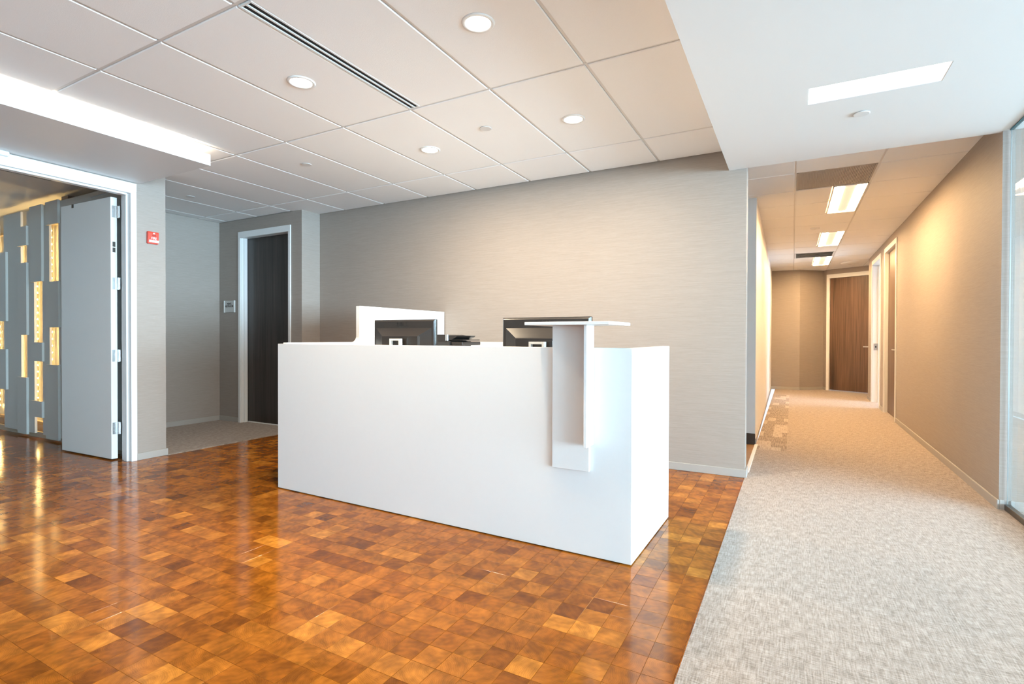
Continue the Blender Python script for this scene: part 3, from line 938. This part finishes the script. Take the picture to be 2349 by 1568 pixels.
boxes('frame', [(-6.20, -6.19, -0.61, 2.285, 2.574, 2.5802), (-6.12, -6.11, -0.61, 2.285, 2.574, 2.5802)], 'white_plastic', sl2)
# ------------------------------------------------------------------ restroom door
rd = empty('door_2', (-5.78, YD, 0), label='dark veneered restroom door in a pale metal frame', cat='door', **STR)
FO0, FO1, FZ = -6.278, -5.287, 2.446
for x0, x1 in ((FO0, RX0 + 0.012), (RX1 - 0.012, FO1)):
    boxes('jamb', [(x0, x1, YD - 0.014, YD, 0, DT - 0.0165), ((RX0 if x0 < -6 else RX1 - 0.016), (RX0 + 0.016 if x0 < -6 else RX1), YD, YD + TH, 0, DT),
                   ((RX0 + 0.016 if x0 < -6 else RX1 - 0.034), (RX0 + 0.034 if x0 < -6 else RX1 - 0.016), YD + 0.03, YD + 0.075, 0, DT - 0.016)], 'frame_paint', rd, bev=0.002)
boxes('head', [(FO0, FO1, YD - 0.014, YD, DT - 0.016, FZ), (RX0 + 0.016, RX1 - 0.016, YD, YD + TH, DT - 0.016, DT)], 'frame_paint', rd, bev=0.002)
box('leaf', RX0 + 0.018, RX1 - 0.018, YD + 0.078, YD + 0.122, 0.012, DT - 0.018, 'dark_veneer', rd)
box('door_sweep', RX0 + 0.05, RX1 - 0.05, YD + 0.070, YD + 0.078, 0.004, 0.016, 'white_plastic', rd)
hd = box('handle', RX1 - 0.16, RX1 - 0.05, YD + 0.03, YD + 0.045, 0.985, 1.003, 'steel', rd, bev=0.004)

# restroom sign
sg = empty('restroom_sign', (-6.461, YD, 1.42), label='square silver restroom sign on the brown wall by the dark door', cat='sign')
SX0, SX1, SZ0, SZ1 = -6.572, -6.352, 1.422, 1.573
pl_ = box('plate', SX0, SX1, YD - 0.010, YD, SZ0, SZ1, 'sign_silver', sg, bev=0.001)
boxes('edge_rail', [(SX0 - 0.002, SX0 + 0.016, YD - 0.017, YD, SZ0 - 0.002, SZ1 + 0.002)], 'silver_plastic', sg, bev=0.002)
boxes('edge_rail', [(SX1 - 0.016, SX1 + 0.002, YD - 0.017, YD, SZ0 - 0.002, SZ1 + 0.002)], 'silver_plastic', sg, bev=0.002)
text_obj('lettering', "MEN'S", 0.036, 'ink_black', pl_, Vector((-6.462, YD - 0.0105, 1.531)) - sg.location, (R90, 0, 0), xscale=0.92)
text_obj('lettering', 'RESTROOM', 0.036, 'ink_black', pl_, Vector((-6.462, YD - 0.0105, 1.500)) - sg.location, (R90, 0, 0), xscale=0.88)
bm = bmesh.new()
for row in range(3):
    for k in range(14):
        bbox(bm, SX0 + 0.035 + k * 0.011, SX0 + 0.040 + k * 0.011, YD - 0.0108, YD - 0.010, 1.468 - row * 0.012, 1.471 - row * 0.012)
obj('braille', bm, 'silver_plastic', pl_)

# fire alarm
fa = empty('fire_alarm', (XL, 2.625, 1.94), label='red fire alarm pull station on the pale pillar by the double door', cat='fire alarm')
FY0, FY1, FZ0, FZ1 = 2.578, 2.670, 1.945, 2.055
bm = bmesh.new()
prism(bm, [(XL, FZ0), (XL + 0.022, FZ0 + 0.004), (XL + 0.030, FZ1 - 0.012), (XL + 0.026, FZ1), (XL, FZ1)], FY0, FY1, 'Y')
bmesh.ops.bevel(bm, geom=bm.edges[:], offset=0.003, segments=2, affect='EDGES')
obj('housing', bm, 'red_plastic', fa, smooth=False)
bm = bmesh.new()
prism(bm, [(XL + 0.020, FZ0 + 0.012), (XL + 0.034, FZ0 + 0.014), (XL + 0.035, FZ0 + 0.034), (XL + 0.022, FZ0 + 0.036)], FY0 + 0.008, FY1 - 0.004, 'Y')
pb_ = obj('pull_bar', bm, 'white_plastic', fa)
box('window', XL + 0.029, XL + 0.0312, FY0 + 0.036, FY0 + 0.066, FZ1 - 0.040, FZ1 - 0.026, 'red_dark', fa)
box('keyhole', XL + 0.028, XL + 0.0312, FY0 + 0.042, FY0 + 0.056, FZ1 - 0.020, FZ1 - 0.010, 'white_plastic', fa)
text_obj('lettering', 'FIRE', 0.030, 'white_plastic', fa, Vector((XL + 0.0282, FY0 + 0.050, FZ0 + 0.050)) - fa.location, (R90, 0, R90), xscale=0.85)
text_obj('pull_text', 'PULL', 0.012, 'silver_plastic', pb_, Vector((XL + 0.0352, FY0 + 0.048, FZ0 + 0.024)) - fa.location, (R90, 0, R90))

# ------------------------------------------------------------------ corridor doors
def side_door(n, y0, y1, label, opened):
    e = empty(n, (xr(XR, y0, 0)[0], (y0 + y1) / 2, 0), label=label, cat='door', **STR)
    boxes('jamb', [(XR - 0.014, XR, y0 - 0.035, y0 + 0.012, 0, DT - 0.0165), (XR, XR + TH, y0, y0 + 0.016, 0, DT)], 'frame_paint', e, bev=0.002, xf=xr)
    boxes('jamb', [(XR - 0.014, XR, y1 - 0.012, y1 + 0.035, 0, DT - 0.0165), (XR, XR + TH, y1 - 0.016, y1, 0, DT),
                   (XR + 0.082, XR + 0.115, y1 - 0.034, y1 - 0.016, 0, DT - 0.016)], 'frame_paint', e, bev=0.002, xf=xr)
    boxes('head', [(XR - 0.014, XR, y0 - 0.035, y1 + 0.035, DT - 0.016, 2.44), (XR, XR + TH, y0 + 0.016, y1 - 0.016, DT - 0.016, DT)], 'frame_paint', e, bev=0.002, xf=xr)
    if not opened:
        box('leaf', XR + 0.036, XR + 0.080, y0 + 0.018, y1 - 0.018, 0.012, DT - 0.018, 'walnut_veneer', e, xf=xr)
        bm = bmesh.new()
        cyl(bm, (XR - 0.016, y0 + 0.075, 0.955), 0.009, 0.052, axis='X', seg=14)
        bbox(bm, XR - 0.026, XR - 0.010, y0 + 0.066, y0 + 0.19, 0.946, 0.964, 0.004)
        for v in bm.verts: v.co = Vector(xr(*v.co))
        obj('handle', bm, 'steel', e)
    else:
        lf2 = box('leaf', XR + TH + 0.02, XR + TH + 0.92, y0 - 0.06, y0 - 0.015, 0.012, DT - 0.018, 'walnut_veneer', e, xf=xr)
        box('strike_plate', XR + 0.018, XR + 0.078, y1 - 0.0185, y1 - 0.0155, 0.90, 1.02, 'steel', e, xf=xr)
        box('strike_hole', XR + 0.040, XR + 0.058, y1 - 0.0200, y1 - 0.0185, 0.945, 0.975, 'slot_black', e, xf=xr)
side_door('door_3', N0, N1, 'closed walnut veneer door with lever handle on the corridor right wall', False)
side_door('door_4', O0, O1, 'open doorway in the corridor right wall letting daylight onto the carpet', True)

ed = empty('door_5', (1.05, 12.65, 0), label='walnut veneer door closing the corridor end', cat='door', **STR)
boxes('jamb', [(ED0 - 0.045, ED0 + 0.012, -0.014, 0, 0, DT - 0.0165), (ED0, ED0 + 0.016, 0, 0.1, 0, DT)], 'frame_paint', ed, bev=0.002, xf=tfE)
boxes('jamb', [(ED1 - 0.012, ED1 + 0.045, -0.014, 0, 0, DT - 0.0165), (ED1 - 0.016, ED1, 0, 0.1, 0, DT)], 'frame_paint', ed, bev=0.002, xf=tfE)
boxes('head', [(ED0 - 0.045, ED1 + 0.045, -0.014, 0, DT - 0.016, 2.45), (ED0 + 0.016, ED1 - 0.016, 0, 0.1, DT - 0.016, DT)], 'frame_paint', ed, bev=0.002, xf=tfE)
box('leaf', ED0 + 0.018, ED1 - 0.018, 0.012, 0.056, 0.022, DT - 0.018, 'walnut_veneer', ed, xf=tfE)
boxes('handle', [(0.735, 0.875, -0.05, -0.035, 0.930, 0.948), (0.860, 0.875, -0.05, 0.012, 0.930, 0.948)], 'steel', ed, bev=0.004, xf=tfE)

# ------------------------------------------------------------------ glass partition
gp = empty('glass_partition', (XG, 0.2, 0), label='full-height frameless glass partition beside the carpeted walkway', cat='glass partition')
box('bottom_channel', XG - 0.016, XG + 0.016, YS + 0.02, 4.452, 0.004, 0.042, 'dark_steel', gp, bev=0.002)
for k, (a, b) in enumerate(((3.05, 4.452), (1.63, 3.044), (0.21, 1.624), (-1.21, 0.204), (-2.6, -1.216), (-3.95, -2.606))):
    box('pane', XG - 0.006, XG + 0.006, a, b, 0.042, ZS - 0.008, 'clear_glass', gp)
box('top_channel', XG - 0.010, XG + 0.010, YS + 0.02, 4.452, ZS - 0.008, ZS, 'glass_edge', gp)
box('edge_seal', XG - 0.003, XG + 0.003, 4.4525, 4.4565, 0.042, ZS - 0.008, 'steel', gp)

# windows in the glazed room
wn_ = empty('window_1', (10.06, 1.3, 0.12), label='tall window wall of the glazed room', cat='window', **STR)
for k in range(9):
    y = -4.97 + k * 12.54 / 8
    box('mullion', 10.0, 10.06, y - 0.03, y + 0.03, 0.12, 2.42, 'frame_paint', wn_)
    if k < 8:
        box('pane', 10.02, 10.03, y + 0.03, y + 12.54 / 8 - 0.03, 0.12, 2.42, 'clear_glass', wn_)
# pendant seen through the glass
pn = empty('pendant_lamp', (1.95, 6.6, 2.0), label='small bright lamp seen through the glass partition', cat='lamp')
bm = bmesh.new(); lathe(bm, (1.93, 6.55, 2.1), [(0.0001, 0.0), (0.10, 0.0), (0.14, 0.05), (0.05, 0.14), (0.02, 0.16), (0.0001, 0.16)])
obj('shade', bm, 'lamp_white', pn, smooth=True)
bm = bmesh.new(); cyl(bm, (1.93, 6.55, 2.26), 0.004, 0.30, seg=8); obj('cord', bm, 'steel', pn)

# ------------------------------------------------------------------ reception desk
RZ = -math.atan2(0.052, 2.633)
desk = empty('reception_desk', (-0.68, 2.484, 0), RZ, label='long white reception desk with a stepped side panel and raised transaction ledge', cat='reception desk')
DH, DTK, DL = 1.056, 0.045, 2.630
# desk frame: local x runs left to right (0 at the right front corner), y into the room
def dbox(name, x0, x1, y0, y1, z0, z1, mat='desk_white', bev=0.0015, parent=None):
    bm = bmesh.new(); bbox(bm, x0, x1, y0, y1, z0, z1, bev)
    return obj(name, bm, mat, parent or desk, local=True)
dbox('front_panel', -DL, -0.0, 0, DTK, 0.006, DH)
dbox('end_panel', -DTK, 0.0, DTK + 0.0005, 0.782, 0.006, DH)
# stepped side panel with a rounded inner corner, running back to the wall
pts = [(DTK + 0.0005, 0.006), (1.955, 0.006), (1.955, 1.372), (0.760, 1.372)]
for k in range(0, 9):
    t = math.radians(90 * k / 8)
    pts.append((0.760 - 0.052 + 0.052 * math.cos(t), 1.064 + 0.052 - 0.052 * math.sin(t)))
pts += [(DTK + 0.0005, 1.064)]
bm = bmesh.new(); prism(bm, pts, -DL, -DL + 0.04, 'X')
obj('side_panel', bm, 'desk_white', desk, local=True)
dbox('worktop', -DL + 0.04, -DTK, DTK, 0.76, 0.70, 0.735)
dbox('return_worktop', -DL + 0.04, -DL + 0.66, 0.7605, 1.90, 0.70, 0.735)
dbox('back_panel', -DL + 0.0405, -0.96, 1.905, 1.945, 0.006, 1.062)
dbox('plinth', -DL + 0.05, -0.05, 0.02, 0.05, 0.0, 0.006, 'desk_white', 0)
# transaction ledge: applied upright, fin and shelf
led = dbox('ledge_upright', -0.413, -0.2105, -0.022, -0.0005, 0.436, 1.168)
fin = dbox('ledge_fin', -0.2100, -0.1935, -0.100, -0.0005, 0.571, 1.168)
shf = dbox('ledge_shelf', -0.505, -0.062, -0.158, 0.175, 1.1685, 1.1840)

# ------------------------------------------------------------------ monitors
def monitor(cx, y, zt, rz, label):
    e = empty('monitor', (cx, y, 0.735), rz, label=label, cat='monitor', group='black office monitors on the desk')
    w, h = 0.565, 0.362
    top = zt - 0.735
    bot = top - h
    def lb(name, x0, x1, y0, y1, z0, z1, mat, bev=0.001, parent=None):
        bm = bmesh.new(); bbox(bm, x0, x1, y0, y1, z0, z1, bev); return obj(name, bm, mat, parent or e, local=True)
    # local: back of the monitor faces -Y (towards the visitor), screen faces +Y
    bz = lb('bezel', -w / 2, w / 2, 0.0, 0.022, bot, top, 'gloss_black', 0.003)
    lb('screen', -w / 2 + 0.018, w / 2 - 0.018, 0.022, 0.0235, bot + 0.02, top - 0.018, 'matte_black', 0, bz)
    # back shell: two-stage truncated pyramid
    bm = bmesh.new()
    levels = [(0.0, w / 2 - 0.004, bot + 0.004, top - 0.004), (-0.010, w / 2 - 0.012, bot + 0.012, top - 0.012), (-0.013, w / 2 - 0.030, bot + 0.03, top - 0.062),
              (-0.052, w / 2 - 0.115, bot + 0.07, top - 0.118), (-0.056, w / 2 - 0.12, bot + 0.075, top - 0.123)]
    rings = []
    for yy, hw, zb, ztt in levels:
        rings.append([bm.verts.new(p) for p in ((-hw, yy, zb), (hw, yy, zb), (hw, yy, ztt), (-hw, yy, ztt))])
    for A, B in zip(rings, rings[1:]):
        for k in range(4):
            bm.faces.new((A[k], A[(k + 1) % 4], B[(k + 1) % 4], B[k]))
    bm.faces.new(rings[-1]); bm.faces.new(list(reversed(rings[0])))
    sh = obj('back_shell', bm, 'black_plastic', e, local=True)
    # slotted side vents and mount cover
    lb('vent_strip', -w / 2 + 0.108, -w / 2 + 0.118, -0.050, -0.046, bot + 0.08, top - 0.125, 'dark_steel', 0.0005, sh)
    lb('vent_strip', w / 2 - 0.118, w / 2 - 0.108, -0.050, -0.046, bot + 0.08, top - 0.125, 'dark_steel', 0.0005, sh)
    lb('mount_cover', -0.075, 0.075, -0.0585, -0.056, top - 0.29, top - 0.135, 'black_plastic', 0.001, sh)
    bm = bmesh.new(); cyl(bm, (0.0, -0.072, top - 0.205), 0.045, 0.014, axis='Y', seg=28); obj('hinge_disc', bm, 'matte_black', e, local=True)
    for ch, dx, tilt in (('D', -0.0400, 0), ('E', -0.0125, -35), ('L', 0.0170, 0), ('L', 0.0405, 0)):
        text_obj('logo_letter', ch, 0.044 if ch != 'E' else 0.040, 'matte_black', sh, (dx, -0.0128, top - 0.036), (R90, math.radians(tilt), 0), extrude=0.0016, xscale=1.3)
    # stand: silver hollow column and base
    st = top - 0.141
    boxes_l = [(-0.048, -0.034, -0.112, -0.082, 0.012, st), (0.034, 0.048, -0.112, -0.082, 0.012, st), (-0.034, 0.034, -0.112, -0.082, st - 0.014, st)]
    bm = bmesh.new()
    for b in boxes_l: bbox(bm, *b, 0.001)
    s = obj('stand_column', bm, 'silver_plastic', e, local=True)
    lb('stand_spine', -0.034, 0.034, -0.088, -0.084, 0.012, st - 0.014, 'black_plastic', 0, s)
    lb('stand_arm', -0.02, 0.02, -0.083, -0.058, st - 0.05, st - 0.01, 'matte_black', 0.001, s)
    lb('stand_base', -0.12, 0.12, -0.145, 0.05, 0.0, 0.012, 'silver_plastic', 0.003)
    return e
monitor(-1.258, 2.735, 1.224, math.radians(-1.0), 'black monitor seen from behind, partly hidden by the raised desk ledge')
monitor(-2.545, 3.03, 1.236, math.radians(2.5), 'black monitor seen from behind, in front of the tall white side panel')

# ------------------------------------------------------------------ printer
pr = empty('printer', (-2.80, 3.92, 0.735), label='black office printer with paper tray beside the tall white panel', cat='printer')
box('body', -3.00, -2.62, 3.76, 4.15, 0.735, 1.022, 'black_plastic', pr, bev=0.012)
box('scanner_lid', -2.985, -2.66, 3.78, 4.13, 1.022, 1.072, 'gloss_black', pr, bev=0.006)
bm = bmesh.new()
prism(bm, [(-2.955, 1.072), (-2.70, 1.072), (-2.66, 1.085), (-2.605, 1.108), (-2.595, 1.122), (-2.70, 1.122), (-2.74, 1.130), (-2.955, 1.130)], 3.80, 4.10, 'Y')
obj('document_feeder', bm, 'black_plastic', pr)
box('feeder_tray', -2.70, -2.535, 3.80, 4.08, 1.078, 1.086, 'gloss_black', pr, bev=0.002)
box('output_tray', -2.66, -2.54, 3.80, 4.10, 1.036, 1.066, 'black_plastic', pr, bev=0.004)
bm = bmesh.new(); cyl(bm, (-2.70, 3.795, 1.076), 0.014, 0.052, seg=20); obj('hinge_post', bm, 'steel', pr)
